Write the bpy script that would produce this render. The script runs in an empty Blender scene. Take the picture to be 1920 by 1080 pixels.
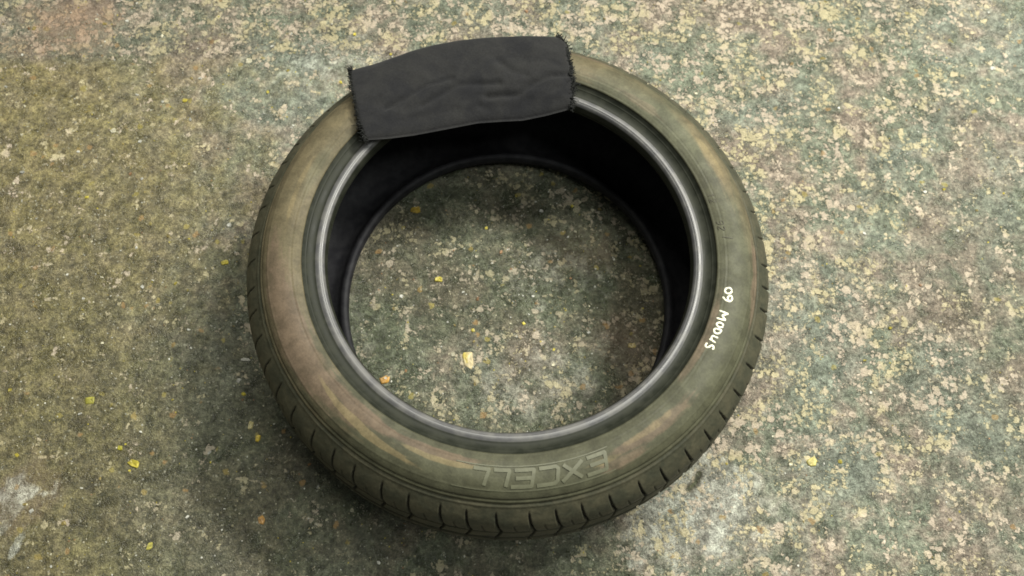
import bpy, math, random
import numpy as np
from mathutils import Matrix, Vector

random.seed(7)
rng = np.random.default_rng(11)
S = bpy.context.scene
COL = S.collection

# ------------------------------------------------------------------ camera
CAM_POS = np.array([-0.0039, -0.3902, 1.0778])
PITCH, YAW, ROLL, FPX = 0.3685, -0.0084, 0.0466, 1562.25
Mr = Matrix.Rotation(PITCH, 4, 'X') @ Matrix.Rotation(YAW, 4, 'Y') @ Matrix.Rotation(ROLL, 4, 'Z')
cd = bpy.data.cameras.new('camera'); cam = bpy.data.objects.new('camera', cd); COL.objects.link(cam)
cam.matrix_world = Matrix.Translation(CAM_POS.tolist()) @ Mr
cd.sensor_width = 36.0; cd.lens = FPX / 1920 * 36.0; cd.clip_start = 0.02; cd.clip_end = 50
cd.dof.use_dof = True; cd.dof.focus_distance = 1.0; cd.dof.aperture_fstop = 5.6
S.camera = cam

# ------------------------------------------------------------------ light and exposure
W = bpy.data.worlds.new('World'); S.world = W; W.use_nodes = True
bg = W.node_tree.nodes['Background']
bg.inputs[0].default_value = (0.86, 0.90, 0.78, 1); bg.inputs[1].default_value = 0.12
S.view_settings.view_transform = 'Standard'; S.view_settings.look = 'None'
S.view_settings.exposure = 0.0; S.view_settings.gamma = 1.0
S.view_settings.use_curve_mapping = False


def lamp(name, loc, target, sx, sy, power, col, rot=0.0):
    ld = bpy.data.lights.new(name, 'AREA'); ld.shape = 'RECTANGLE'; ld.size = sx; ld.size_y = sy
    ld.energy = power; ld.color = col
    o = bpy.data.objects.new(name, ld); COL.objects.link(o)
    d = Vector(target) - Vector(loc)
    o.matrix_world = Matrix.Translation(loc) @ d.to_track_quat('-Z', 'Y').to_matrix().to_4x4() @ Matrix.Rotation(rot, 4, 'Z')
    return o


lamp('ceiling_tube_light', (1.35, 0.90, 2.25), (0.1, 0.0, 0.0), 1.0, 0.28, 118, (1.0, 0.975, 0.875), 0.5)
lamp('far_tube_light', (-0.10, 0.80, 2.6), (0, 0, 0), 1.4, 0.30, 38, (1.0, 0.98, 0.88), 0.1)
lamp('rear_tube_light', (0.95, -0.40, 2.5), (0.2, -.2, 0), 0.8, 0.20, 24, (0.98, 1.0, 0.93), 0.1)

# ------------------------------------------------------------------ helpers
R3 = np.array(Mr.to_3x3())


def ray(px, py):
    d = R3 @ np.array([(px - 960) / FPX, (540 - py) / FPX, -1.0])
    return d / np.linalg.norm(d)


def at(px, py, z=0.0):
    """point of the horizontal plane z seen in photo position px, py"""
    d = ray(px, py); t = (z - CAM_POS[2]) / d[2]
    return CAM_POS + d * t


def at_surf(px, py, h):
    """same for a height field h(x, y)"""
    z = 0.2
    for _ in range(25):
        p = at(px, py, z); z = 0.5 * z + 0.5 * h(p[0], p[1])
    return at(px, py, z)


def mesh_obj(name, V, F, mat=None, parent=None, smooth=True):
    me = bpy.data.meshes.new(name)
    V = np.asarray(V, dtype=np.float32)
    if isinstance(F, np.ndarray) and F.ndim == 2:
        n, k = F.shape
        me.vertices.add(len(V)); me.vertices.foreach_set('co', V.ravel())
        me.loops.add(n * k); me.loops.foreach_set('vertex_index', F.astype(np.int32).ravel())
        me.polygons.add(n)
        me.polygons.foreach_set('loop_start', np.arange(0, n * k, k, dtype=np.int32))
        me.polygons.foreach_set('loop_total', np.full(n, k, dtype=np.int32))
        me.update(calc_edges=True)
    else:
        me.from_pydata([tuple(map(float, v)) for v in V], [], [tuple(int(i) for i in f) for f in F]); me.update()
    me.validate()
    if smooth:
        me.polygons.foreach_set('use_smooth', np.ones(len(me.polygons), dtype=bool))
    if mat: me.materials.append(mat)
    o = bpy.data.objects.new(name, me); COL.objects.link(o)
    if parent: o.parent = parent
    return o


def attr(o, name, data):
    a = o.data.attributes.new(name, 'FLOAT_COLOR', 'POINT')
    a.data.foreach_set('color', np.asarray(data, dtype=np.float32).ravel())


def grid_faces(nu, nv, wrap_u=False):
    iu = np.arange(nu if wrap_u else nu - 1); iv = np.arange(nv - 1)
    a, b = np.meshgrid(iu, iv, indexing='ij'); a = a.ravel(); b = b.ravel(); a2 = (a + 1) % nu
    return np.stack([a * nv + b, a2 * nv + b, a2 * nv + b + 1, a * nv + b + 1], 1)


def ss(a, b, x):
    t = np.clip((x - a) / (b - a), 0, 1); return t * t * (3 - 2 * t)


def vnoise(x, y, seed=0):
    """smooth value noise on arrays"""
    r = np.random.default_rng(seed).random((256, 256))
    xi = np.floor(x).astype(int); yi = np.floor(y).astype(int); fx = x - xi; fy = y - yi
    fx = fx * fx * (3 - 2 * fx); fy = fy * fy * (3 - 2 * fy)
    g = lambda i, j: r[i % 256, j % 256]
    return (g(xi, yi) * (1 - fx) + g(xi + 1, yi) * fx) * (1 - fy) + (g(xi, yi + 1) * (1 - fx) + g(xi + 1, yi + 1) * fx) * fy


def fbm(x, y, seed=0, o=4):
    s = 0; a = 0.5; t = 0
    for k in range(o):
        s = s + a * vnoise(x * 2 ** k + 17 * k, y * 2 ** k + 9 * k, seed + k); t += a; a *= 0.5
    return s / t


# ------------------------------------------------------------------ node helpers
class NT:
    def __init__(self, name):
        self.m = bpy.data.materials.new(name); self.m.use_nodes = True
        self.t = self.m.node_tree; self.t.nodes.clear()
        self.out = self.n('ShaderNodeOutputMaterial'); self.b = self.n('ShaderNodeBsdfPrincipled')
        self.l(self.b.outputs[0], self.out.inputs[0])
        self.co = self.n('ShaderNodeTexCoord').outputs['Object']

    def n(self, k): return self.t.nodes.new(k)
    def l(self, a, b): self.t.links.new(a, b)

    def set(self, sock, v):
        if isinstance(v, bpy.types.NodeSocket): self.l(v, sock)
        elif isinstance(v, (tuple, list)): sock.default_value = tuple(v) + ((1,) if len(v) == 3 and len(sock.default_value) == 4 else ())
        else: sock.default_value = v

    def noise(self, scale, detail=3, rough=0.55, dist=0.0, vec=None, col=False):
        n = self.n('ShaderNodeTexNoise'); n.inputs['Scale'].default_value = scale; n.inputs['Detail'].default_value = detail
        n.inputs['Roughness'].default_value = rough; n.inputs['Distortion'].default_value = dist
        self.l(vec or self.co, n.inputs['Vector']); return n.outputs['Color' if col else 'Fac']

    def voro(self, scale, feat='F1', out='Distance', vec=None, rnd=1.0):
        n = self.n('ShaderNodeTexVoronoi'); n.feature = feat; n.inputs['Scale'].default_value = scale
        n.inputs['Randomness'].default_value = rnd
        self.l(vec or self.co, n.inputs['Vector']); return n.outputs[out]

    def map(self, scale=(1, 1, 1), loc=(0, 0, 0), rot=(0, 0, 0)):
        n = self.n('ShaderNodeMapping'); n.inputs['Scale'].default_value = scale; n.inputs['Location'].default_value = loc
        n.inputs['Rotation'].default_value = rot; self.l(self.co, n.inputs['Vector']); return n.outputs[0]

    def step(self, v, a, b, lo=0.0, hi=1.0):
        n = self.n('ShaderNodeMapRange'); n.interpolation_type = 'SMOOTHSTEP'
        self.set(n.inputs[0], v); self.set(n.inputs[1], a); self.set(n.inputs[2], b); n.inputs[3].default_value = lo; n.inputs[4].default_value = hi
        return n.outputs[0]

    def math(self, op, a, b=0.0, c=None):
        n = self.n('ShaderNodeMath'); n.operation = op; self.set(n.inputs[0], a); self.set(n.inputs[1], b)
        if c is not None: self.set(n.inputs[2], c)
        return n.outputs[0]

    def mix(self, f, a, b, mode='MIX'):
        n = self.n('ShaderNodeMix'); n.data_type = 'RGBA'; n.blend_type = mode
        self.set(n.inputs[0], f); self.set(n.inputs[6], a); self.set(n.inputs[7], b); return n.outputs[2]

    def attr(self, name):
        n = self.n('ShaderNodeAttribute'); n.attribute_name = name
        s = self.n('ShaderNodeSeparateColor'); self.l(n.outputs['Color'], s.inputs[0])
        return s.outputs[0], s.outputs[1], s.outputs[2], n.outputs['Alpha'], n.outputs['Color']

    def bump(self, h, strength=0.5, dist=0.001, prev=None):
        n = self.n('ShaderNodeBump'); n.inputs['Strength'].default_value = strength; n.inputs['Distance'].default_value = dist
        self.l(h, n.inputs['Height'])
        if prev is not None: self.l(prev, n.inputs['Normal'])
        return n.outputs[0]

    def fin(self, col, rough, normal=None, spec=0.5):
        self.set(self.b.inputs['Base Color'], col); self.set(self.b.inputs['Roughness'], rough)
        self.set(self.b.inputs['Specular IOR Level'], spec)
        if normal is not None: self.l(normal, self.b.inputs['Normal'])
        return self.m


# ------------------------------------------------------------------ materials
def mat_floor():
    t = NT('worn_painted_concrete')
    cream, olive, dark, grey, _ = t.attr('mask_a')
    pink, smooth, blue, yel, _ = t.attr('mask_b')
    big = t.noise(9, 3, 0.55, 0.6); big2 = t.noise(7.3, 3, 0.55, 0.8, t.map(loc=(3.1, 1.7, 0.4)))
    med = t.noise(34, 4, 0.6, 0.4); med2 = t.noise(27, 4, 0.6, 0.5, t.map(loc=(7, 2, 1)))
    fine = t.noise(170, 4, 0.65, 0.3)
    micro = t.noise(520, 3, 0.7)
    # ground tone: green grey / mauve brown / slate, patchy
    g = (0.180, 0.202, 0.148); m = (0.225, 0.187, 0.148); sl = (0.175, 0.198, 0.158); ol = (0.198, 0.168, 0.070)
    tone = t.mix(t.step(t.math('ADD', t.math('MULTIPLY', big, 0.6), t.math('MULTIPLY', med, 0.4)), 0.42, 0.60), g, m)
    tone = t.mix(t.step(t.math('ADD', big2, t.math('MULTIPLY', blue, 0.25)), 0.48, 0.78), tone, sl)
    tone = t.mix(t.math('MULTIPLY', olive, 0.92), tone, t.mix(t.step(med2, 0.35, 0.7), ol, (0.185, 0.155, 0.085)))
    tone = t.mix(t.math('MULTIPLY', dark, 0.78), tone, t.mix(t.step(big2, 0.4, 0.62), (0.044, 0.052, 0.024), (0.056, 0.056, 0.030)))  # dark mask: painted tyre shade together with dark green dirt
    tone = t.mix(t.step(t.math('ADD', grey, t.math('MULTIPLY', t.math('SUBTRACT', med, 0.5), 1.1)), 0.25, 1.1), tone, (0.34, 0.35, 0.30))
    # mottling
    tone = t.mix(1.0, tone, t.step(med, 0.32, 0.68, 0.74, 1.24), 'MULTIPLY')
    tone = t.mix(1.0, tone, t.step(t.noise(62, 4, 0.62, 0.2, t.map(loc=(4, 4, 1))), 0.34, 0.66, 0.74, 1.26), 'MULTIPLY')
    tone = t.mix(1.0, tone, t.step(fine, 0.3, 0.7, 0.58, 1.40), 'MULTIPLY')
    tone = t.mix(1.0, tone, t.step(micro, 0.25, 0.75, 0.55, 1.45), 'MULTIPLY')
    gap = t.step(t.noise(150, 4, 0.7, 0.2, t.map(loc=(9, 9, 2))), 0.45, 0.40)
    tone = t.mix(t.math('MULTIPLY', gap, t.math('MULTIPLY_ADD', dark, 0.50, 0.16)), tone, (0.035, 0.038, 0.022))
    # cream flecks where the paint has worn to the pale layer
    def warp(amt, sc):
        w = t.n('ShaderNodeVectorMath'); w.operation = 'MULTIPLY_ADD'
        t.l(t.noise(sc, 3, 0.6, 0, None, True), w.inputs[0]); w.inputs[1].default_value = (amt,) * 3; t.l(t.co, w.inputs[2]); return w.outputs[0]

    def flecks(scale, dens, wv, size):
        d = t.voro(scale, vec=wv); c = t.n('ShaderNodeSeparateColor'); t.l(t.voro(scale, out='Color', vec=wv), c.inputs[0])
        sz = t.math('MULTIPLY_ADD', c.outputs[1], size * .5, size * .6)
        on = t.step(t.math('SUBTRACT', dens, c.outputs[0]), -.01, .03)
        return t.math('MULTIPLY', on, t.step(t.math('SUBTRACT', sz, d), -.015, .05)), c.outputs[2]
    w1 = warp(.010, 120); w2 = warp(.007, 240)
    cl = t.noise(33, 5, 0.65, 0.3, t.map(loc=(5, 1, 8)))
    dens = t.math('ADD', t.math('MULTIPLY', cream, 0.46), t.math('MULTIPLY', t.math('SUBTRACT', cl, 0.53), 4.0))
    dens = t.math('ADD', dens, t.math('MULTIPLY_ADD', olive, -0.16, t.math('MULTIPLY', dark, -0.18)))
    f1, v1 = flecks(92, dens, w1, .62); f2, v2 = flecks(175, t.math('ADD', dens, .05), w2, .62); f3, v3 = flecks(380, t.math('ADD', t.math('MULTIPLY', dens, .5), .12), w2, .5)
    fine2 = t.math('MULTIPLY_ADD', fine, 0.8, t.math('MULTIPLY', t.math('MAXIMUM', f1, f2), 0.2))
    fl = t.math('MAXIMUM', t.math('MULTIPLY', f1, .9), t.math('MAXIMUM', t.math('MULTIPLY', f2, .85), t.math('MULTIPLY', f3, .55)))
    vv = t.math('MULTIPLY_ADD', t.math('ADD', v1, v2), .22, .70)
    fc = t.mix(t.step(t.noise(16, 3, 0.6, 0.4, t.map(loc=(1, 9, 4))), 0.42, 0.58), (0.74, 0.62, 0.49), (0.70, 0.62, 0.38))
    fc = t.mix(1.0, fc, vv, 'MULTIPLY')
    fc = t.mix(t.step(micro, 0.3, 0.7), t.mix(0.35, fc, (0.2, 0.17, 0.11)), fc)
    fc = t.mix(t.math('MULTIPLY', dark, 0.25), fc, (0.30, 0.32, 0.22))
    fc = t.mix(t.math('MULTIPLY', pink, 0.55), fc, (0.50, 0.33, 0.22))
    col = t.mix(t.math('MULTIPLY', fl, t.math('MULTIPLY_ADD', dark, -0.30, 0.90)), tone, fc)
    # yellowish aggregate and pale grit inside the coat
    wv = t.n('ShaderNodeVectorMath'); wv.operation = 'MULTIPLY_ADD'
    t.l(t.noise(90, 2, 0.5, 0, None, True), wv.inputs[0]); wv.inputs[1].default_value = (0.012, 0.012, 0.012); t.l(t.co, wv.inputs[2])
    vd = t.voro(62, vec=wv.outputs[0]); vc = t.voro(62, out='Color', vec=wv.outputs[0])
    sc = t.n('ShaderNodeSeparateColor'); t.l(vc, sc.inputs[0])
    chip = t.math('MULTIPLY', t.step(vd, 0.30, 0.20), t.math('GREATER_THAN', sc.outputs[0], t.math('MULTIPLY_ADD', yel, -0.15, 0.975)))
    col = t.mix(t.math('MULTIPLY', chip, 0.62), col, t.mix(t.step(sc.outputs[1], 0.3, 0.7), (0.33, 0.28, 0.07), (0.34, 0.21, 0.08)))
    gd = t.voro(230, vec=wv.outputs[0]); gc = t.voro(230, out='Color', vec=wv.outputs[0]); sg = t.n('ShaderNodeSeparateColor'); t.l(gc, sg.inputs[0])
    grit = t.math('MULTIPLY', t.step(gd, 0.36, 0.18), t.math('GREATER_THAN', sg.outputs[0], 0.86))
    col = t.mix(t.math('MULTIPLY', grit, 0.55), col, (0.42, 0.41, 0.32))
    dk = t.math('MULTIPLY', t.step(gd, 0.4, 0.2), t.math('LESS_THAN', sg.outputs[0], 0.10))
    col = t.mix(t.math('MULTIPLY', dk, 0.7), col, (0.03, 0.032, 0.022))
    col = t.mix(t.math('MULTIPLY', pink, 0.28), col, (0.42, 0.29, 0.2))
    # relief
    h = t.math('ADD', t.math('MULTIPLY', fine2, 0.8), t.math('ADD', t.math('MULTIPLY', micro, 0.55), t.math('MULTIPLY', fl, 0.12)))
    h = t.math('ADD', h, t.math('MULTIPLY', med, 1.2))
    h = t.math('MULTIPLY', h, t.math('MULTIPLY_ADD', cream, 0.7, 0.75))
    nm = t.bump(h, 1.0, 0.0042)
    nm = t.bump(t.noise(900, 2, 0.6), 0.35, 0.0006, nm)
    r = t.step(med, 0.3, 0.7, 0.22, 0.44)
    r = t.math('ADD', r, t.math('MULTIPLY', fl, 0.12))
    r = t.math('ADD', r, t.math('MULTIPLY', grey, -0.20))
    return t.fin(col, r, nm, 0.55)


def mat_sidewall():
    t = NT('dusty_sidewall_rubber')
    tan, green, scuff, pk, _ = t.attr('mask_a')
    n1 = t.noise(22, 4, 0.6, 0.5); n2 = t.noise(60, 4, 0.6, 0.3); n3 = t.noise(420, 3, 0.6)
    rub = (0.058, 0.058, 0.035)
    dust = (0.112, 0.093, 0.054)
    c = t.mix(t.step(t.math('ADD', t.math('MULTIPLY', n1, 0.5), t.math('MULTIPLY', tan, 0.5)), 0.28, 0.72), rub, dust)
    c = t.mix(t.step(t.math('ADD', t.math('MULTIPLY', n2, 0.5), t.math('MULTIPLY', pk, 0.6)), 0.38, 0.75), c, (0.108, 0.080, 0.054))
    c = t.mix(t.math('MULTIPLY', green, 0.6), c, (0.098, 0.102, 0.064))
    c = t.mix(t.math('MULTIPLY', t.step(t.math('ADD', scuff, t.math('MULTIPLY', n2, 0.5)), 0.5, 0.9), 0.75), c, (0.165, 0.132, 0.070))
    c = t.mix(1.0, c, t.step(n3, 0.2, 0.8, 0.86, 1.14), 'MULTIPLY')
    c = t.mix(1.0, c, t.step(n2, 0.3, 0.7, 0.76, 1.18), 'MULTIPLY')
    nm = t.bump(t.math('ADD', n3, t.math('MULTIPLY', n2, 1.5)), 0.35, 0.0006)
    return t.fin(c, t.step(n1, 0.3, 0.7, 0.72, 0.56), nm, 0.28)


def mat_tread():
    t = NT('dirty_tread_rubber')
    n2 = t.noise(45, 4, 0.6, 0.3); n3 = t.noise(300, 3, 0.6)
    c = t.mix(t.step(n2, 0.3, 0.7), (0.034, 0.036, 0.023), (0.064, 0.060, 0.037))
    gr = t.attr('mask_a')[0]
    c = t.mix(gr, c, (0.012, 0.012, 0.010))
    c = t.mix(1.0, c, t.step(n3, 0.2, 0.8, 0.8, 1.2), 'MULTIPLY')
    return t.fin(c, 0.6, t.bump(n3, 0.35, 0.0006), 0.35)


def mat_bead():
    t = NT('clean_bead_rubber')
    n = t.noise(60, 3, 0.6); n3 = t.noise(500, 2, 0.6)
    band = t.attr('mask_a')[0]
    c = t.mix(band, t.mix(t.step(n, 0.35, 0.65), (0.085, 0.085, 0.088), (0.125, 0.123, 0.118)), t.mix(t.step(n, 0.35, 0.7), (0.014, 0.016, 0.011), (0.026, 0.028, 0.020)))
    r = t.math('ADD', t.step(n, 0.3, 0.7, 0.40, 0.56), t.math('MULTIPLY', band, 0.12))
    return t.fin(c, r, t.bump(n3, 0.12, 0.0004), t.math('MULTIPLY_ADD', band, -0.50, 0.70))


def mat_liner():
    t = NT('black_inner_liner')
    n = t.noise(70, 3, 0.6)
    c = t.mix(t.step(n, 0.3, 0.7), (0.015, 0.015, 0.018), (0.027, 0.027, 0.030))
    return t.fin(c, 0.65, t.bump(n, 0.3, 0.001), 0.15)


def mat_cloth():
    t = NT('charcoal_knit')
    wx = t.n('ShaderNodeTexWave'); wx.inputs['Scale'].default_value = 210; wx.inputs['Distortion'].default_value = 1.2
    wx.inputs['Detail'].default_value = 1
    t.l(t.map(rot=(0, 0, -0.15)), wx.inputs['Vector'])
    n = t.noise(28, 4, 0.6, 0.3); n3 = t.noise(650, 2, 0.7)
    c = t.mix(t.step(n, 0.32, 0.68), (0.0125, 0.0128, 0.0145), (0.0205, 0.0205, 0.0205))
    c = t.mix(1.0, c, t.step(n3, 0.2, 0.8, 0.75, 1.25), 'MULTIPLY')
    h = t.math('ADD', t.math('MULTIPLY', wx.outputs['Fac'], 0.5), n3)
    m = t.fin(c, 0.9, t.bump(h, 0.5, 0.0007, t.bump(n, 0.5, 0.004)), 0.15)
    t.b.inputs['Sheen Weight'].default_value = 0.08; t.b.inputs['Sheen Roughness'].default_value = 0.5
    return m


def mat_plain(name, col, rough=0.6, var=0.15, scale=200, spec=0.4):
    t = NT(name); n = t.noise(scale, 3, 0.6)
    c = t.mix(1.0, col, t.step(n, 0.25, 0.75, 1 - var, 1 + var), 'MULTIPLY')
    return t.fin(c, rough, t.bump(n, 0.3, 0.0006), spec)


def mat_attr(name, rough=0.4):
    t = NT(name); c = t.mix(1.0, t.attr('tint')[4], (0.74, 0.74, 0.74), 'MULTIPLY'); n = t.noise(260, 3, 0.6)
    c = t.mix(1.0, c, t.step(n, 0.2, 0.8, 0.65, 1.3), 'MULTIPLY')
    return t.fin(c, rough, t.bump(n, 0.3, 0.0008), 0.5)


M_FLOOR = mat_floor(); M_SIDE = mat_sidewall(); M_TREAD = mat_tread(); M_BEAD = mat_bead()
M_LINER = mat_liner(); M_CLOTH = mat_cloth(); M_PAINT = mat_plain('cream_paint_marker', (0.74, 0.73, 0.58), 0.6, 0.25)
M_FIBRE = mat_plain('black_fibre', (0.012, 0.013, 0.012), 0.95, 0.3)
M_LETTER = mat_plain('raised_rubber_lettering', (0.104, 0.106, 0.068), 0.55, 0.12)
M_SMALL = mat_plain('small_raised_lettering', (0.045, 0.043, 0.026), 0.6, 0.12)
M_CHIP = mat_attr('paint_chip', 0.45)

# ------------------------------------------------------------------ floor
MPP = 0.00074      # metres on the floor per photo pixel, for sizing the stains and painted shade


def axis(a, b, step, far):
    core = np.arange(a, b + step / 2, step); out = []; s = step; x = b
    while x < far: s *= 1.35; x += s; out.append(x)
    inn = []; s = step; x = a
    while x > -far: s *= 1.35; x -= s; inn.append(x)
    return np.r_[inn[::-1], core, out]


fx = axis(-0.95, 0.95, 0.0035, 4.0); fy = axis(-0.52, 0.72, 0.0035, 4.0)
X, Y = np.meshgrid(fx, fy, indexing='ij')


def blob(px, py, sx, sy, ang=0.0, amp=1.0, ragged=0.35, sharp=1.0, seed=3):
    c = at(px, py)[:2]; dx = X - c[0]; dy = Y - c[1]; ca, sa = math.cos(ang), math.sin(ang)
    u = (dx * ca + dy * sa) / (sx * MPP); v = (-dx * sa + dy * ca) / (sy * MPP)
    d = np.sqrt(u * u + v * v) * (1 + ragged * ((fbm(X * 22 + 40, Y * 22 + 40, seed) - 0.5) * 2 + (fbm(X * 90 + 40, Y * 90 + 40, seed + 1, 3) - 0.5) * 1.3))
    return amp * ss(1.0 + 0.5 * sharp, 1.0 - 0.5 * sharp, d)


def px_line(p, q):
    a = at(*p)[:2]; b = at(*q)[:2]; t = (b - a) / np.linalg.norm(b - a)
    return -(X - a[0]) * t[1] + (Y - a[1]) * t[0]      # signed distance, left of a->b positive


wob = (fbm(X * 9 + 50, Y * 9 + 50, 21) - 0.5) * 0.10; wobf = (fbm(X * 45 + 50, Y * 45 + 50, 31) - 0.5) * 0.03
left = ss(0.12, -0.22, -px_line((560, 1080), (500, 0)) * -1 + wob) if False else None
dL = px_line((560, 1080), (470, 0)) + wob              # positive to the left of this line
leftm = ss(-0.05, 0.20, dL)
top_edge = px_line((0, 112), (600, 100)) + wobf * 0.6 + wob * 0.25
topm = ss(-0.004, 0.010, top_edge) * ss(0.55, 0.40, X + 0.9)
topm = ss(-0.004, 0.010, top_edge)
cream = 0.92 * ss(0.10, -0.12, px_line((1120, 1080), (1020, 0)) + wob)
cream = np.maximum(cream, topm * 1.15)
cream *= 1 - 0.55 * ss(-0.04, 0.10, -px_line((1800, 1080), (1740, 0)) + wob)
cream = np.maximum(cream, 0.20); cream = np.maximum(cream, 0.55 * ss(.24, .19, np.hypot(X, Y)))
for b in [(900, 60, 260, 60, 0, .95), (1000, 380, 110, 50, 0.3, .8), (1190, 470, 60, 90, -.6, .75), (1130, 410, 90, 50, -.6, .5), (600, 60, 150, 60, 0, .6), (1440, 970, 230, 110, .6, .85), (1660, 800, 70, 200, 0, .95)]:
    cream = np.maximum(cream, blob(*b[:5], amp=b[5]))
for b in [(1600, 170, 60, 40, 0, .45), (1250, 215, 50, 40, 0, .6), (1390, 420, 40, 70, 0, .5), (1130, 70, 60, 25, 0, .4), (1600, 440, 60, 50, 0, .6), (1420, 70, 70, 40, 0, .5), (1720, 480, 110, 90, 0, .6), (1600, 1000, 120, 60, 0, .5), (1480, 560, 60, 60, 0, .4), (1780, 320, 120, 120, 0, .55), (1840, 80, 130, 100, 0, .5), (1560, 880, 90, 60, .2, .5), (1700, 960, 120, 70, 0, .5), (1390, 960, 90, 60, .5, .45),
          (1560, 700, 90, 70, .2, .35), (1340, 1040, 120, 60, 0.5, .3), (1500, 330, 70, 60, 0, .25)]:
    cream *= 1 - blob(*b[:5], amp=b[5])
olive = leftm * ss(0.02, -0.02, top_edge) * (0.35 + 0.65 * ss(0.05, 0.22, dL - 0.03))
olive = np.maximum(olive, blob(110, 400, 330, 420, 0, .95, seed=5))
olive *= 1 - 0.8 * topm
dark = blob(955, 570, 400, 330, 0, .88, .1, .6)                        # shade inside the tyre painted into the floor, over dark green dirt
dark = np.maximum(dark, blob(560, 900, 330, 260, .3, .95, .5, 1.2, 8))  # tyre shadow at lower left painted into the floor, with grime
dark = np.maximum(dark, blob(930, 1090, 430, 110, 0, .85, .5, 1.0, 9))  # the same painted shadow along the near side of the tyre
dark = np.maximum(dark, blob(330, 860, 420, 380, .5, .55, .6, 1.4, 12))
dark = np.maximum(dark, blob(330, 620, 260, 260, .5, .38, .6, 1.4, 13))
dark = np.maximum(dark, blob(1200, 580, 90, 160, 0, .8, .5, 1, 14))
dark = np.maximum(dark, blob(900, 400, 200, 90, 0, .75, .5, 1, 15))  # painted shade deepened along the inner walls of the tyre
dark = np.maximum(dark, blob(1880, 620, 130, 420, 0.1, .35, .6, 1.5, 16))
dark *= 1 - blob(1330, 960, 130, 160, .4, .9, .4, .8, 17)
dark *= 1 - blob(980, 700, 170, 90, 0, .5, .5, 1, 18)  # dark mask thinned where the floor sheen is painted
grey = np.maximum.reduce([blob(1000, 720, 130, 80, .3, .45, .5, 1, 19), blob(1310, 960, 120, 110, .6, .85, .6, 1.2, 20), blob(1370, 1010, 130, 60, .5, .5, .5, .9, 22),  # pale scuffs, plus floor sheen painted in inside the tyre and lower right
                          blob(1030, 510, 120, 60, .2, .4, .6, 1, 23), blob(40, 922, 38, 22, .2, .8, .7, .6, 24), blob(18, 955, 20, 48, -.2, .75, .7, .6, 25),
                          blob(620, 110, 120, 60, 0.2, .55, .6, 1, 26), blob(680, 610, 60, 100, 0, .35, .6, 1, 27), blob(700, 740, 80, 60, 0, .35, .6, 1, 28),
                          blob(30, 1020, 8, 26, -.3, .8, .4, .3, 29)])
pink = np.maximum.reduce([blob(130, 45, 80, 60, 0, 1.3, .5, .9, 30), blob(150, 85, 60, 30, 0, .8, .5, .9, 31), blob(30, 85, 60, 25, 0, .7, .5, .9, 33), blob(1170, 650, 70, 50, 0, .35, .5, 1, 32),
                          blob(1090, 470, 50, 50, 0, .3, .5, 1, 35), blob(40, 930, 50, 45, .2, .5, .5, .5, 24), blob(640, 150, 60, 30, .2, .4, .5, 1, 36)])
smoothm = leftm * 1.0
blue = np.maximum.reduce([blob(1850, 90, 170, 130, 0, .55, .5, 1, 40), blob(1790, 330, 140, 120, 0, .6, .5, 1, 41), blob(520, 130, 120, 90, 0, .7, .5, 1, 42), blob(360, 780, 220, 120, 0.8, .5, .6, 1, 43),
                          blob(1560, 700, 120, 180, 0, .5, .6, 1, 44), blob(1420, 250, 60, 60, 0, .6, .6, 1, 45), blob(1860, 900, 120, 220, 0, .5, .6, 1, 46)])
yel = np.clip(0.9 * leftm + 0.5 * blob(1000, 560, 400, 320) + 0.25, 0, 1) * (1 - 0.8 * topm)
Z = (fbm(X * 16 + 30, Y * 16 + 30, 50) - 0.5) * 0.0030 + (fbm(X * 70 + 30, Y * 70 + 30, 51, 3) - 0.5) * (0.0014 + 0.0012 * cream)
Z += 0.0012 * topm
# short dark gouge and a small pit in the concrete
g0 = at(1312, 886)[:2]; g1 = at(1306, 904)[:2]; g2 = at(1293, 916)[:2]


def seg_d(a, b):
    ab = b - a; tt = np.clip(((X - a[0]) * ab[0] + (Y - a[1]) * ab[1]) / (ab @ ab), 0, 1)
    return np.hypot(X - a[0] - tt * ab[0], Y - a[1] - tt * ab[1])


gd = np.minimum(seg_d(g0, g1), seg_d(g1, g2)); gouge = np.exp(-(gd / 0.0042) ** 2)
pit = at(200, 466)[:2]; pd = np.exp(-(np.hypot(X - pit[0], Y - pit[1]) / 0.0055) ** 2)
Z -= 0.007 * gouge + 0.006 * pd
dark = np.clip(np.maximum(dark, 1.3 * gouge + 1.2 * pd), 0, 1.4)
cream *= 1 - np.clip(gouge + pd, 0, 1); grey *= 1 - np.clip(gouge, 0, 1)
Z *= ss(3.0, 1.0, np.hypot(X, Y))
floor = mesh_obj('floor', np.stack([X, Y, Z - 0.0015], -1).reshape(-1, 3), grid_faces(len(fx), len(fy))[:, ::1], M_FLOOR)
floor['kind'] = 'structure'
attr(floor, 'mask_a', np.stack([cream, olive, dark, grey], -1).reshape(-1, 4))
attr(floor, 'mask_b', np.stack([pink, smoothm, blue, yel], -1).reshape(-1, 4))

# ------------------------------------------------------------------ tyre
H = 0.205
tyre = bpy.data.objects.new('car_tyre', None); COL.objects.link(tyre)
tyre['label'] = 'worn dusty black car tyre lying flat on the mottled floor with cream hand lettering'
tyre['category'] = 'tyre'


def spline(pts, step):
    P = np.array(pts, float); P = np.vstack([2 * P[0] - P[1], P, 2 * P[-1] - P[-2]]); out = []
    for i in range(1, len(P) - 2):
        n = max(2, int(np.ceil(np.linalg.norm(P[i + 1] - P[i]) / step)))
        for k in range(n):
            t = k / n; a, b, c, d = P[i - 1], P[i], P[i + 1], P[i + 2]
            out.append(0.5 * ((2 * b) + (-a + c) * t + (2 * a - 5 * b + 4 * c - d) * t * t + (-a + 3 * b - 3 * c + d) * t ** 3))
    out.append(P[-2]); return np.array(out)


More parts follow.
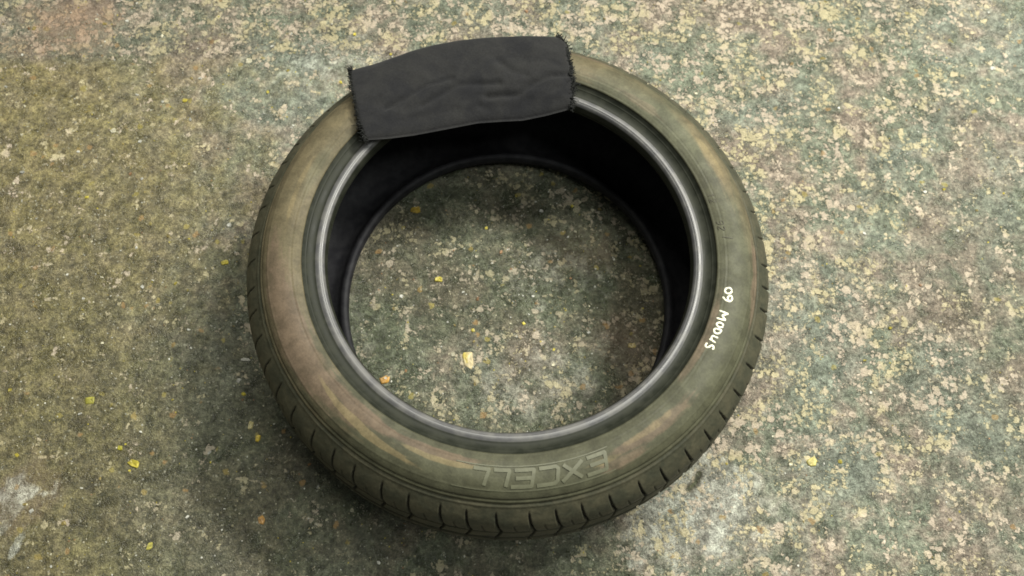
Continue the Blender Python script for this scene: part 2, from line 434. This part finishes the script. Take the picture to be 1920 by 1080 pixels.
SIDE = [(.2386, .2008), (.2400, .2026), (.2440, .2046), (.2520, .2062), (.2600, .2062), (.2680, .2046), (.2760, .2010), (.2830, .1950), (.2878, .1880)]
SHOULD = [(.2878, .1880), (.2928, .1836), (.2990, .1774), (.3054, .1696), (.3102, .1602), (.3124, .1510), (.3134, .1380)]
BEADP = [(.2138, .1740), (.2128, .1775), (.2127, .1815), (.2131, .1860), (.2143, .1900), (.2164, .1930), (.2190, .1943), (.2215, .1940), (.2240, .1929), (.2270, .1926), (.2305, .1938), (.2340, .1962), (.2368, .1988), (.2386, .2008)]
LINER = [(.2138, .1740), (.2170, .1722), (.2215, .1745), (.2290, .1840), (.2400, .1925), (.2540, .1955), (.2680, .1930), (.2800, .1850), (.2900, .1710), (.2960, .1520), (.2985, .1250), (.2990, .1025)]

side_prof = spline(SIDE, 0.0011)
NT_ = 720
th = np.arange(NT_) * 2 * np.pi / NT_


def normal2(prof):
    d = np.gradient(prof, axis=0); d /= np.linalg.norm(d, axis=1)[:, None]
    return np.stack([-d[:, 1], d[:, 0]], 1)


def revolve(prof, nseg, disp=None, off=None):
    """prof (n,2) r,z ; disp (nseg,n) along the left normal of the profile"""
    a = np.arange(nseg) * 2 * np.pi / nseg
    n2 = normal2(prof)
    r = np.repeat(prof[None, :, 0], nseg, 0); z = np.repeat(prof[None, :, 1], nseg, 0)
    if disp is not None: r = r + n2[None, :, 0] * disp; z = z + n2[None, :, 1] * disp
    V = np.stack([r * np.cos(a)[:, None], r * np.sin(a)[:, None], z], -1)
    return V, a


def flip(V): V = V.copy(); V[..., 2] = H - V[..., 2]; return V


def g(x, c, w): return np.exp(-((x - c) / w) ** 2)


# --- sidewall: rings moulded in the rubber
def side_rings(r):
    return (0.0009 * g(r, .2392, .0012) + 0.00045 * g(r, .2472, .0006) - 0.00035 * g(r, .2490, .0007)
            + 0.0004 * g(r, .2765, .0006) + 0.0006 * g(r, .2862, .0008) - 0.0010 * g(r, .2846, .0006))


A, Rr = np.meshgrid(th, side_prof[:, 0], indexing='ij')
dsp = side_rings(Rr)
dsp = dsp + (fbm(A * 8 + 20, Rr * 60, 61, 3) - 0.5) * 0.0007
Vs, _ = revolve(side_prof, NT_, dsp)
side = mesh_obj('sidewall', Vs.reshape(-1, 3), grid_faces(NT_, len(side_prof), True)[:, ::-1], M_SIDE, tyre)


def sarr(spec):
    """stains placed by angle (deg) and radius on the sidewall"""
    o = np.zeros_like(A)
    for deg, r0, da, dr, amp, slope in spec:
        d = (np.degrees(A) - deg + 180) % 360 - 180
        w = np.sqrt((d / da) ** 2 + ((Rr - r0 - slope * d) / dr) ** 2) * (1 + 0.7 * (fbm(A * 14 + 9, Rr * 420 + 9, int(deg) % 97, 3) - 0.5))
        o = np.maximum(o, amp * ss(1.4, 0.5, w))
    return o


tan = sarr([(170, .262, 60, .04, .8, 0), (125, .265, 30, .04, .95, 0), (30, .272, 16, .012, .9, 0), (60, .265, 14, .018, .5, 0), (75, .27, 12, .03, .6, 0), (10, .28, 14, .01, .6, 0)])
green = sarr([(45, .255, 22, .018, .8, 0), (5, .262, 14, .02, .5, 0), (-25, .262, 28, .03, .35, 0), (-85, .265, 30, .02, .35, 0), (160, .248, 8, .008, .6, 0)])
scuff = sarr([(-124, .2640, 15, .0046, .95, .00035), (-104, .256, 12, .0035, .7, 0), (28, .268, 10, .007, .6, 0), (-66, .2650, 5, .0045, .5, 0), (-52, .258, 9, .005, .5, 0), (135, .262, 16, .01, .35, 0), (168, .258, 14, .004, .5, 0)])
pkm = sarr([(-150, .262, 25, .02, .8, 0), (-128, .251, 14, .008, 1, 0), (-106, .250, 14, .005, .9, 0), (-52, .262, 14, .007, .9, 0), (-62, .272, 8, .006, .7, 0), (-25, .243, 16, .005, .8, 0), (-5, .285, 12, .006, .8, 0), (52, .250, 8, .006, .8, 0), (72, .283, 10, .006, .6, 0), (195, .27, 18, .01, .7, 0)])
attr(side, 'mask_a', np.stack([tan, green, scuff, pkm], -1).reshape(-1, 4))
side2 = mesh_obj('sidewall', flip(Vs).reshape(-1, 3), grid_faces(NT_, len(side_prof), True), M_SIDE, tyre)
attr(side2, 'mask_a', np.stack([tan, green, scuff, pkm], -1).reshape(-1, 4))

# --- beads
bp = spline(BEADP, 0.0006); nb = len(bp)
sarc = np.r_[0, np.cumsum(np.linalg.norm(np.diff(bp, axis=0), axis=1))]
bd = -0.0004 * g(bp[:, 0], .2172, .0006) + 0.0003 * g(bp[:, 0], .2340, .0005) + 0.0004 * g(bp[:, 1], .1825, .0006) * (bp[:, 0] < .216)
Vb, ab = revolve(bp, NT_, np.repeat(bd[None], NT_, 0))
band = np.maximum(ss(.2230, .2248, bp[:, 0]), ss(.1905, .1885, bp[:, 1]) * (bp[:, 0] < .218)); bandc = np.repeat(band[None], NT_, 0)
for i, V in enumerate((Vb, flip(Vb))):
    o = mesh_obj('bead', V.reshape(-1, 3), grid_faces(NT_, nb, True)[:, ::(-1 if i == 0 else 1)], M_BEAD if i == 0 else M_LINER, tyre)
    attr(o, 'mask_a', np.stack([bandc] * 4, -1).reshape(-1, 4))

# --- inner liner (one surface, top bead toe round to bottom bead toe)
lp = spline(LINER, 0.002); lp = np.vstack([lp, np.stack([lp[::-1][1:, 0], H - lp[::-1][1:, 1]], 1)])
ld_ = np.repeat((0.0010 * (np.abs(lp[:, 1] - .1025) < .06) * np.sin(lp[:, 1] * 1400))[None], 360, 0)
Vl, _ = revolve(lp, 360, ld_)
mesh_obj('inner_liner', Vl.reshape(-1, 3), grid_faces(360, len(lp), True), M_LINER, tyre)

# --- tread with shoulder slots and circumferential grooves
sp = spline(SHOULD, 0.0012)
mid = np.stack([.3134 + 0.0040 * (1 - ((np.linspace(.1380, .1025, 30) - .1025) / .0355) ** 2), np.linspace(.1380, .1025, 30)], 1)
half = np.vstack([sp, mid[1:]])
tp = np.vstack([half, np.stack([half[::-1][1:, 0], H - half[::-1][1:, 1]], 1)])
PITCHES = 60; SEG = 40; NTT = PITCHES * SEG
pr = np.random.default_rng(5)
steps = pr.choice([0.9, 1.0, 1.12], PITCHES); bnd = np.r_[0, np.cumsum(steps)]; bnd = bnd / bnd[-1] * 2 * np.pi
ta = np.arange(NTT) * 2 * np.pi / NTT
zz = tp[:, 1]; rr = tp[:, 0]
depth = np.zeros((NTT, len(tp)))
TA, ZZ = np.meshgrid(ta, zz, indexing='ij')
for c, w, dpt in [(.1440, .0032, .0055), (.1180, .0045, .007), (.0870, .0045, .007), (.0610, .0032, .0055)]:
    depth = np.maximum(depth, dpt * ss(w * 1.25, w * .75, np.abs(ZZ - c)))
for sgn in (1, -1):
    zt = ZZ if sgn == 1 else H - ZZ
    v = np.clip((.1835 - zt) / (.1835 - .144), 0, 1)            # 0 at the top of the shoulder, 1 at the groove
    offs = 0.030 * (v ** 1.8) * sgn + 0.004
    for k in range(PITCHES):
        c = bnd[k] + (0.0 if sgn == 1 else 0.03)
        d = (TA - c - offs + np.pi) % (2 * np.pi) - np.pi
        m = np.abs(d) < 0.03
        wid = (0.0008 + 0.0009 * v) / .31
        dd = ss(wid * 1.5, wid * .6, np.abs(d)) * ss(.03, .22, v) * (0.0022 + 0.0045 * v) * (zt > .146) * (zt < .1835)
        depth = np.maximum(depth, np.where(m, dd, 0))
        c2 = 0.5 * (bnd[k] + bnd[k + 1])
        d2 = (TA - c2 - offs * .8 + np.pi) % (2 * np.pi) - np.pi
        dd = ss(.0030, .0012, np.abs(d2)) * ss(.45, .6, v) * 0.0016 * (zt > .146) * (zt < .175)
        depth = np.maximum(depth, np.where(np.abs(d2) < .03, dd, 0))
# centre block slots
for k in range(PITCHES):
    for (za, zb, sl, ph) in [(.1225, .1395, .9, .01), (.0915, .1135, -.7, .02), (.0655, .0825, .9, .0)]:
        c = bnd[k] + ph + (ZZ - za) * sl
        d = (TA - c + np.pi) % (2 * np.pi) - np.pi
        depth = np.maximum(depth, 0.0045 * ss(.0060, .0025, np.abs(d)) * (ZZ > za) * (ZZ < zb))
lip = 0.0008 * g(rr, .2905, .0010) * (zz > .1) + 0.0008 * g(rr, .2905, .0010) * (zz < .1)
rough = (fbm(TA * 30, ZZ * 160 + 5, 71, 3) - 0.5) * 0.0008
Vt, _ = revolve(tp, NTT, -depth * 1.0 + 0)
# profile runs outward and down: its left normal points outwards
n2 = normal2(tp); outw = np.sign(np.mean(n2[:, 0]))
Vt, _ = revolve(tp, NTT, outw * (-depth + lip[None] + rough))
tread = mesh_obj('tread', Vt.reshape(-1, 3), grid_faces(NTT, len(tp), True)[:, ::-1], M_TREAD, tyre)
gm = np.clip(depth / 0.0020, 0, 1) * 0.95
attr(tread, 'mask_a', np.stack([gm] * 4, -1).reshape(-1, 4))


# --- surface height of the upper side of the tyre
top_prof = np.vstack([[(.2126, .18)], bp[(bp[:, 1] > .1905) & (bp[:, 0] > .2129)], side_prof, sp[1:]])


def tyre_top(x, y):
    r = math.hypot(x, y)
    return float(np.interp(r, top_prof[:, 0], top_prof[:, 1]))


def ribbon(name, strokes, width, height, mat, parent, dens=0.0006, flat=False):
    """paint or moulded strokes following the sidewall; strokes are lists of world xy"""
    V = []; F = []
    for st in strokes:
        P = np.array(st, float); L = np.r_[0, np.cumsum(np.linalg.norm(np.diff(P, axis=0), axis=1))]
        n = max(3, int(L[-1] / dens)); s = np.linspace(0, L[-1], n)
        Q = np.stack([np.interp(s, L, P[:, 0]), np.interp(s, L, P[:, 1])], 1)
        if not flat and n > 6:
            for _ in range(3): Q[1:-1] = (Q[:-2] + 2 * Q[1:-1] + Q[2:]) / 4
        T = np.gradient(Q, axis=0); T /= np.linalg.norm(T, axis=1)[:, None] + 1e-9; N = np.stack([-T[:, 1], T[:, 0]], 1)
        prof = [(-1, -.4), (-.86, .55), (-.5, .9), (0, 1), (.5, .9), (.86, .55), (1, -.4)] if not flat else [(-1, -.6), (-.92, 1), (0, 1), (.92, 1), (1, -.6)]
        base = len(V); k = len(prof)
        for i in range(n):
            e = 1.0
            if not flat:
                dend = min(s[i], L[-1] - s[i]); e = math.sqrt(max(0.05, min(1, dend / (width * .5)))) if True else 1
                e *= 1 + 0.14 * math.sin(s[i] * 900 + i * .3)
            for (a, b) in prof:
                q = Q[i] + N[i] * a * width * .5 * e
                V.append((q[0], q[1], tyre_top(q[0], q[1]) + height * b))
        for i in range(n - 1):
            for j in range(k - 1):
                F.append((base + i * k + j, base + i * k + j + 1, base + (i + 1) * k + j + 1, base + (i + 1) * k + j))
        F.append(tuple(base + j for j in range(k))); F.append(tuple(base + (n - 1) * k + j for j in reversed(range(k))))
    return mesh_obj(name, V, F, mat, parent, smooth=not flat)


# hand lettering 09 MODUS in cream paint marker
def cw(pts):
    return [at_surf(1290 + a / 6.745, 520 + b / 6.745, tyre_top)[:2] for a, b in pts]


def loop(cx, cy, rx, ry, rot=0, n=18):
    return [(cx + rx * math.cos(t) * math.cos(rot) - ry * math.sin(t) * math.sin(rot), cy + rx * math.cos(t) * math.sin(rot) + ry * math.sin(t) * math.cos(rot)) for t in np.linspace(0, 2 * math.pi, n)]


hand = [cw(loop(510, 170, 44, 38)),
        cw([(436, 245), (470, 285), (515, 308), (550, 296), (560, 258), (545, 232), (512, 236), (500, 262), (515, 300)]),
        cw([(395, 420), (450, 440), (508, 464), (470, 472), (428, 478), (450, 510), (472, 545), (415, 532), (358, 512)]),
        cw(loop(403, 603, 44, 30, .35)),
        cw([(333, 645), (326, 688), (360, 716), (405, 704), (424, 668), (380, 655), (333, 645)]),
        cw([(382, 768), (340, 752), (306, 738), (292, 760), (300, 798), (352, 830)]), cw([(266, 778), (300, 798)]),
        cw([(243, 826), (216, 862), (236, 890), (270, 878), (292, 858), (322, 872), (326, 898), (304, 912)])]
ribbon('hand_lettering', hand, 0.0024, 0.0006, M_PAINT, side)

# moulded block letters, tops towards the tread
FONT = {'E': ([(1, 0), (0, 0), (0, 1), (1, 1)], [(0, .5), (.85, .5)]), 'X': ([(0, 0), (1, 1)], [(0, 1), (1, 0)]),
        'C': ([(1, 0), (0.12, 0), (0, .15), (0, .85), (.12, 1), (1, 1)],), 'L': ([(0, 1), (0, 0), (1, 0)],),
        '1': ([(.5, 0), (.5, 1), (.2, .75)],), '2': ([(0, .85), (.3, 1), (.8, 1), (1, .75), (0, 0), (1, 0)],),
        '9': ([(1, .5), (.2, .5), (0, .7), (.2, 1), (.8, 1), (1, .8), (1, .2), (.7, 0), (.2, 0)],), 'I': ([(.5, 0), (.5, 1)],)}


def arc_text(txt, deg0, r0, hgt, wid, gap, slant=0.25):
    """text read clockwise-outwards: letters advance with falling angle seen from outside"""
    out = []; a = 0
    for ch in txt:
        w = wid * (.8 if ch == 'L' else 1)
        for st in FONT[ch]:
            P = []
            dense = []
            for (x0, y0), (x1, y1) in zip(st[:-1], st[1:]):
                for t in np.linspace(0, 1, 8)[:-1]: dense.append((x0 + (x1 - x0) * t, y0 + (y1 - y0) * t))
            dense.append(st[-1])
            for x, y in dense:
                s = a + x * w + slant * hgt * y; r = r0 + y * hgt
                t = math.radians(deg0) - s / (r0 + hgt / 2)
                P.append((r * math.cos(t), r * math.sin(t)))
            out.append(P)
        a += w + gap
    return out


def ang(px, py):
    p = at_surf(px, py, tyre_top); return math.degrees(math.atan2(p[1], p[0])), math.hypot(p[0], p[1])


a0, r_0 = ang(1142, 868); a1, r_1 = ang(858, 890)
tl = math.radians((a0 - a1) % 360) * .262
ribbon('raised_lettering', arc_text('EXCELL', a0, .2560, .0165, tl / 6 * .80, tl / 6 * .20), 0.0042, 0.0009, M_LETTER, side, flat=True)
arcs = []
for (r, d0, d1) in [(.2520, a0 + 1, a1 - 1), (.2765, a0 + 1, a1 - 1)]:
    arcs.append([(r * math.cos(math.radians(t)), r * math.sin(math.radians(t))) for t in np.linspace(d0, d1 - (360 if d1 > d0 else 0), 60)])
ribbon('raised_line', arcs, 0.0011, 0.0006, M_LETTER, side, flat=True)
sa, sr = ang(1332, 362); sb, sr2 = ang(1350, 412); sc_, sr3 = ang(1364, 441)
for tx, dg, rq, hh, ww in [('12', sa, sr - .004, .007, .0045), ('92', sb, sr2 - .004, .007, .005), ('I', sc_, sr3 - .006, .012, .003)]:
    for q, ch in enumerate(tx):
        ribbon('raised_letter', arc_text(ch, dg - q * 1.7, rq, hh, ww, 0), 0.0011, 0.0004, M_SMALL, side, flat=True)


# ------------------------------------------------------------------ rag over the tyre
rag = bpy.data.objects.new('cloth_sleeve', None); COL.objects.link(rag)
rag['label'] = 'charcoal knit cloth with frayed black ends draped over the far rim of the tyre'
rag['category'] = 'cloth'
TOPE = np.array([(655, 128), (700, 116), (735, 104), (772, 91), (811, 80), (860, 71), (910, 66), (980, 63), (1018, 64), (1048, 66)], float)
BOTE = np.array([(684, 259), (730, 256), (775, 250), (839, 238), (896, 227), (940, 224), (980, 222), (1020, 214), (1058, 204), (1072, 200)], float)
LE = np.array([(655, 128), (659, 160), (666, 192), (673, 228), (684, 259)], float)
RE = np.array([(1048, 66), (1062, 80), (1070, 118), (1077, 158), (1072, 200)], float)


def curve(P, t):
    L = np.r_[0, np.cumsum(np.linalg.norm(np.diff(P, axis=0), axis=1))]; L /= L[-1]
    return np.stack([np.interp(t, L, P[:, 0]), np.interp(t, L, P[:, 1])], -1)


def rag_h(x, y):
    r = math.hypot(x, y)
    z = float(np.interp(r, [.17, .19, .205, .220, .235, .26, .285, .30, .33], [.188, .196, .203, .2075, .2095, .2105, .2075, .2025, .195]))
    return z + 0.0085


NU, NV = 150, 56
U = np.linspace(0, 1, NU); Vv = np.linspace(0, 1, NV)
CRE = [([(.13, .62), (.25, .53), (.33, .46), (.45, .44)], .018, .0030), ([(.30, .68), (.40, .60), (.48, .53), (.60, .56), (.66, .57)], .018, .0034),
       ([(.60, .72), (.74, .72), (.82, .60), (.90, .54), (.98, .55)], .020, .0040), ([(.67, .30), (.73, .44), (.79, .50)], .022, .0022), ([(.36, .38), (.46, .36)], .02, .0018),
       ([(.56, .82), (.60, .88)], .02, .0016), ([(.10, .80), (.30, .84), (.45, .80)], .03, .0014)]
UU, VV = np.meshgrid(U, Vv, indexing='ij')
wr = (fbm(UU * 7 + 3, VV * 5 + 3, 81, 4) - 0.5) * 0.0055
for pts, w, dpt in CRE:
    best = np.full(UU.shape, 9.0)
    for (a, b), (c, d) in zip(pts[:-1], pts[1:]):
        ab = np.array([c - a, (d - b) * .4]); q = np.stack([UU - a, (VV - b) * .4], -1)
        t = np.clip((q @ ab) / (ab @ ab), 0, 1); best = np.minimum(best, np.linalg.norm(q - t[..., None] * ab, axis=-1))
    dpt *= .85; w *= .85
    wr += -dpt * np.exp(-(best / w / .8) ** 2) + dpt * .15 * np.exp(-((best - w * 1.9) / w) ** 2)
top = np.zeros((NU, NV, 3))
tE, bE = curve(TOPE, U), curve(BOTE, U); lE, rE = curve(LE, Vv), curve(RE, Vv)
for i in range(NU):
    for j in range(NV):
        u, v = U[i], Vv[j]
        p = (1 - v) * tE[i] + v * bE[i] + (1 - u) * lE[j] + u * rE[j] - ((1 - u) * (1 - v) * tE[0] + u * (1 - v) * tE[-1] + (1 - u) * v * bE[0] + u * v * bE[-1])
        top[i, j] = at_surf(p[0], p[1], rag_h)
edge = np.minimum(VV, 1 - VV) * .15; edgeu = np.minimum(UU, 1 - UU) * .33
rnd = np.sqrt(np.clip(1 - (1 - np.clip(edge / .014, 0, 1)) ** 2, 0, 1)) * (0.35 + 0.65 * np.sqrt(np.clip(1 - (1 - np.clip(edgeu / .008, 0, 1)) ** 2, 0, 1)))
TH = 0.0050
up = top.copy(); up[..., 2] += TH * (rnd - 1) + wr * ss(0, .05, edge + .01)
dn = top.copy(); dn[..., 2] += -TH - TH * 1.0 * rnd + 0.35 * wr
dn[..., 2] = np.where(rnd < 1, np.maximum(dn[..., 2], top[..., 2] - TH * (1 + rnd)), dn[..., 2])
nv = NU * NV; Fu = grid_faces(NU, NV)
faces = [tuple(f[::-1]) for f in Fu] + [tuple(f + nv) for f in Fu]
bi = [(i, 0) for i in range(NU)] + [(NU - 1, j) for j in range(1, NV)] + [(i, NV - 1) for i in range(NU - 2, -1, -1)] + [(0, j) for j in range(NV - 2, 0, -1)]
ids = [i * NV + j for i, j in bi]
for a, b in zip(ids, ids[1:] + ids[:1]): faces.append((a, b, b + nv, a + nv))
cloth = mesh_obj('fabric', np.vstack([up.reshape(-1, 3), dn.reshape(-1, 3)]), faces, M_CLOTH, rag)

# frayed ends: many short curled yarns


def yarns(col_i, outdir, n, seed):
    r = random.Random(seed); V = []; F = []
    for _ in range(n):
        j = min(NV - 1, max(0, int(r.random() * NV)))
        if r.random() < .16: j = r.choice([0, 1, 2, NV - 2]) if outdir > 0 else r.choice([0, 1, NV - 3, NV - 2])
        p = Vector(top[col_i, j]); p.z += -TH + r.uniform(-.003, .004)
        d = Vector((outdir * r.uniform(.25, 1), r.uniform(-.9, .9), r.uniform(-.2, .6))).normalized()
        p = p - Vector((outdir, 0, 0)) * r.uniform(.0, .004)
        ln = r.uniform(.002, .0075) * (1.9 if r.random() < .1 else 1); K = 6; curl = Vector((r.uniform(-1, 1), r.uniform(-1, 1), r.uniform(-1, .6))) * r.uniform(.5, 1.7)
        rad = r.uniform(.0003, .0008); base = len(V)
        for k in range(K):
            t = Vector((0, 0, 1)).cross(d).normalized() if abs(d.z) < .9 else Vector((1, 0, 0)); b = d.cross(t)
            rk = rad * (1 - .35 * k / K)
            for q in range(4): V.append(tuple(p + (t * math.cos(q * math.pi / 2) + b * math.sin(q * math.pi / 2)) * rk))
            p = p + d * ln / K; d = (d + curl * .45).normalized()
        for k in range(K - 1):
            for q in range(4): F.append((base + k * 4 + q, base + k * 4 + (q + 1) % 4, base + (k + 1) * 4 + (q + 1) % 4, base + (k + 1) * 4 + q))
        F.append(tuple(base + (K - 1) * 4 + q for q in range(4)))
    return mesh_obj('frayed_edge', V, F, M_FIBRE, rag)


yarns(0, -1, 620, 1); yarns(NU - 1, 1, 850, 2)


# ------------------------------------------------------------------ chips on the floor
def chip_mesh(r, sx, sy, h, n=9):
    """irregular flake: outline, raised rim and uneven top"""
    V = []; k = [r.uniform(.7, 1.15) for _ in range(n)]; jit = [r.uniform(-.3, .3) for _ in range(n)]
    for ring, (s, z) in enumerate([(1.0, 0.0), (.97, .55), (.80, 1.0), (.40, .92)]):
        for i in range(n):
            a = 2 * math.pi * (i + jit[i]) / n
            ca_, sa2 = math.cos(a), math.sin(a)
            V.append((sx * s * k[i] * math.copysign(abs(ca_) ** .65, ca_), sy * s * k[i] * math.copysign(abs(sa2) ** .65, sa2), h * z * (1 + (.35 * r.uniform(-1, 1) if ring > 1 else 0))))
    V.append((0, 0, h * r.uniform(.8, 1.1)))
    F = []
    for ring in range(3):
        for i in range(n): F.append((ring * n + i, ring * n + (i + 1) % n, (ring + 1) * n + (i + 1) % n, (ring + 1) * n + i))
    for i in range(n): F.append((3 * n + i, 3 * n + (i + 1) % n, 4 * n))
    F.append(tuple(reversed(range(n))))
    return V, F


def fz(x, y):
    i = int(np.clip(np.searchsorted(fx, x), 1, len(fx) - 1)); j = int(np.clip(np.searchsorted(fy, y), 1, len(fy) - 1))
    return float(Z[i, j]) - 0.0015


YEL = (.52, .44, .06); PALE = (.58, .55, .40); ORA = (.50, .27, .05); CRM = (.62, .52, .30); WHT = (.62, .62, .55)
CH = [(878, 674, 13, 20, .1, CRM, 'cream and yellow paint chip lying inside the tyre below its centre, largest there'),
      (721, 711, 11, 8, .3, ORA, 'orange paint chip inside the tyre against the lower left of the bead'),
      (822, 523, 10, 6, 0, YEL, 'small yellow chip left of the centre of the floor inside the tyre'),
      (779, 393, 11, 9, .2, (.40, .28, .04), 'dull amber chip in the dark upper left of the floor inside the tyre'),
      (249, 869, 12, 8, -.3, YEL, 'bright yellow flat flake on the dark floor at lower left of the tyre'),
      (483, 822, 6, 8, 0, (.60, .45, .05), 'round yellow chip beside the left shoulder of the tyre, below its pale neighbour'),
      (470, 798, 5, 10, -.1, (.52, .46, .22), 'narrow pale tan chip directly above the round yellow chip'),
      (460, 674, 9, 4, 0, WHT, 'small white shiny fragment close to the left side of the tyre'),
      (212, 245, 8, 7, .4, PALE, 'pale cream chip on the olive floor at upper left'),
      (421, 492, 8, 6, .3, YEL, 'yellow chip touching the olive floor left of the middle of the tyre'),
      (168, 750, 10, 9, 0, (.36, .34, .06), 'dull yellow green patch chip on the brown floor at far left'),
      (466, 113, 8, 7, 0, PALE, 'pale round chip on the floor left of the cloth'),
      (1862, 128, 7, 6, 0, WHT, 'white chip on the slate grey floor at the upper right corner'),
      (1522, 866, 13, 9, .4, (.52, .46, .14), 'pale yellow chip on the grey floor to the lower right of the tyre'),
      (346, 187, 6, 5, 0, YEL, 'tiny bright yellow chip on the floor left of the cloth, below the pale one'),
      (1185, 648, 8, 7, 0, (.50, .40, .16), 'tan chip on the reddish stain at the lower right of the floor inside the tyre'),
      (490, 975, 7, 9, .2, (.50, .28, .08), 'orange chip on the dark floor below the lower left of the tyre'),
      (224, 839, 6, 5, 0, (.45, .42, .05), 'olive yellow chip just above the bright yellow flat flake at lower left'),
      (280, 1024, 6, 8, 0, (.48, .44, .10), 'yellow chip near the bottom edge of the photo at lower left'),

      (1145, 369, 15, 8, -.5, (.42, .38, .24), 'beige triangular flake on the floor near the upper right inside the tyre')]
r = random.Random(3)
for (px, py, w, h_, a, c, lab) in CH:

    p = at(px, py); V, F = chip_mesh(r, w * MPP * .88, h_ * MPP * .88, .0016)
    o = mesh_obj('paint_chip', V, F, M_CHIP, None, smooth=False)
    o.location = (p[0], p[1], fz(p[0], p[1]) + .0002); o.rotation_euler = (0, 0, a)
    tc = np.tile(np.array(c + (1,)), (len(V), 1)); tc[:, :3] *= np.array([r.uniform(.75, 1.2) for _ in V])[:, None]
    if w == 13 and h_ == 20: tc[[i for i, v in enumerate(V) if v[0] < 0 and v[1] > -.004], :3] = (.50, .40, .06)
    attr(o, 'tint', tc)
    o['label'] = lab; o['category'] = 'paint chip'; o['group'] = 'loose paint chips on the floor'

# uncountable fine grit
V = []; F = []; T = []
for _ in range(5200):
    x, y = r.uniform(-.9, .9), r.uniform(-.5, .7)
    d = math.hypot(x, y)
    if .207 < d < .30: continue
    lft = x < -.1 or d < .21
    if not lft and r.random() < .65: continue
    s = r.uniform(.0007, .0015) if r.random() < .88 else r.uniform(.0014, .0036)
    v, f = chip_mesh(r, s, s * r.uniform(.5, 1), s * .5, 6)
    a = r.uniform(0, 6.28); ca, sa_ = math.cos(a), math.sin(a); b = len(V); z = fz(x, y)
    q = r.random(); c = WHT if q < .35 else PALE if q < .6 else YEL if q < .78 else (.30, .24, .08) if q < .9 else (.32, .18, .08)
    kk = r.uniform(.6, 1.3); c = tuple(k * kk for k in c)
    V += [(x + p[0] * ca - p[1] * sa_, y + p[0] * sa_ + p[1] * ca, z + p[2]) for p in v]
    F += [tuple(b + i for i in ff) for ff in f]; T += [c + (1,)] * len(v)
gr = mesh_obj('grit', V, F, M_CHIP, None, smooth=False); attr(gr, 'tint', np.array(T))
gr['kind'] = 'stuff'; gr['label'] = 'fine pale and yellow grit scattered over the worn floor'; gr['category'] = 'grit'

S.cycles.use_denoising = True
S.cycles.filter_width = 1.7
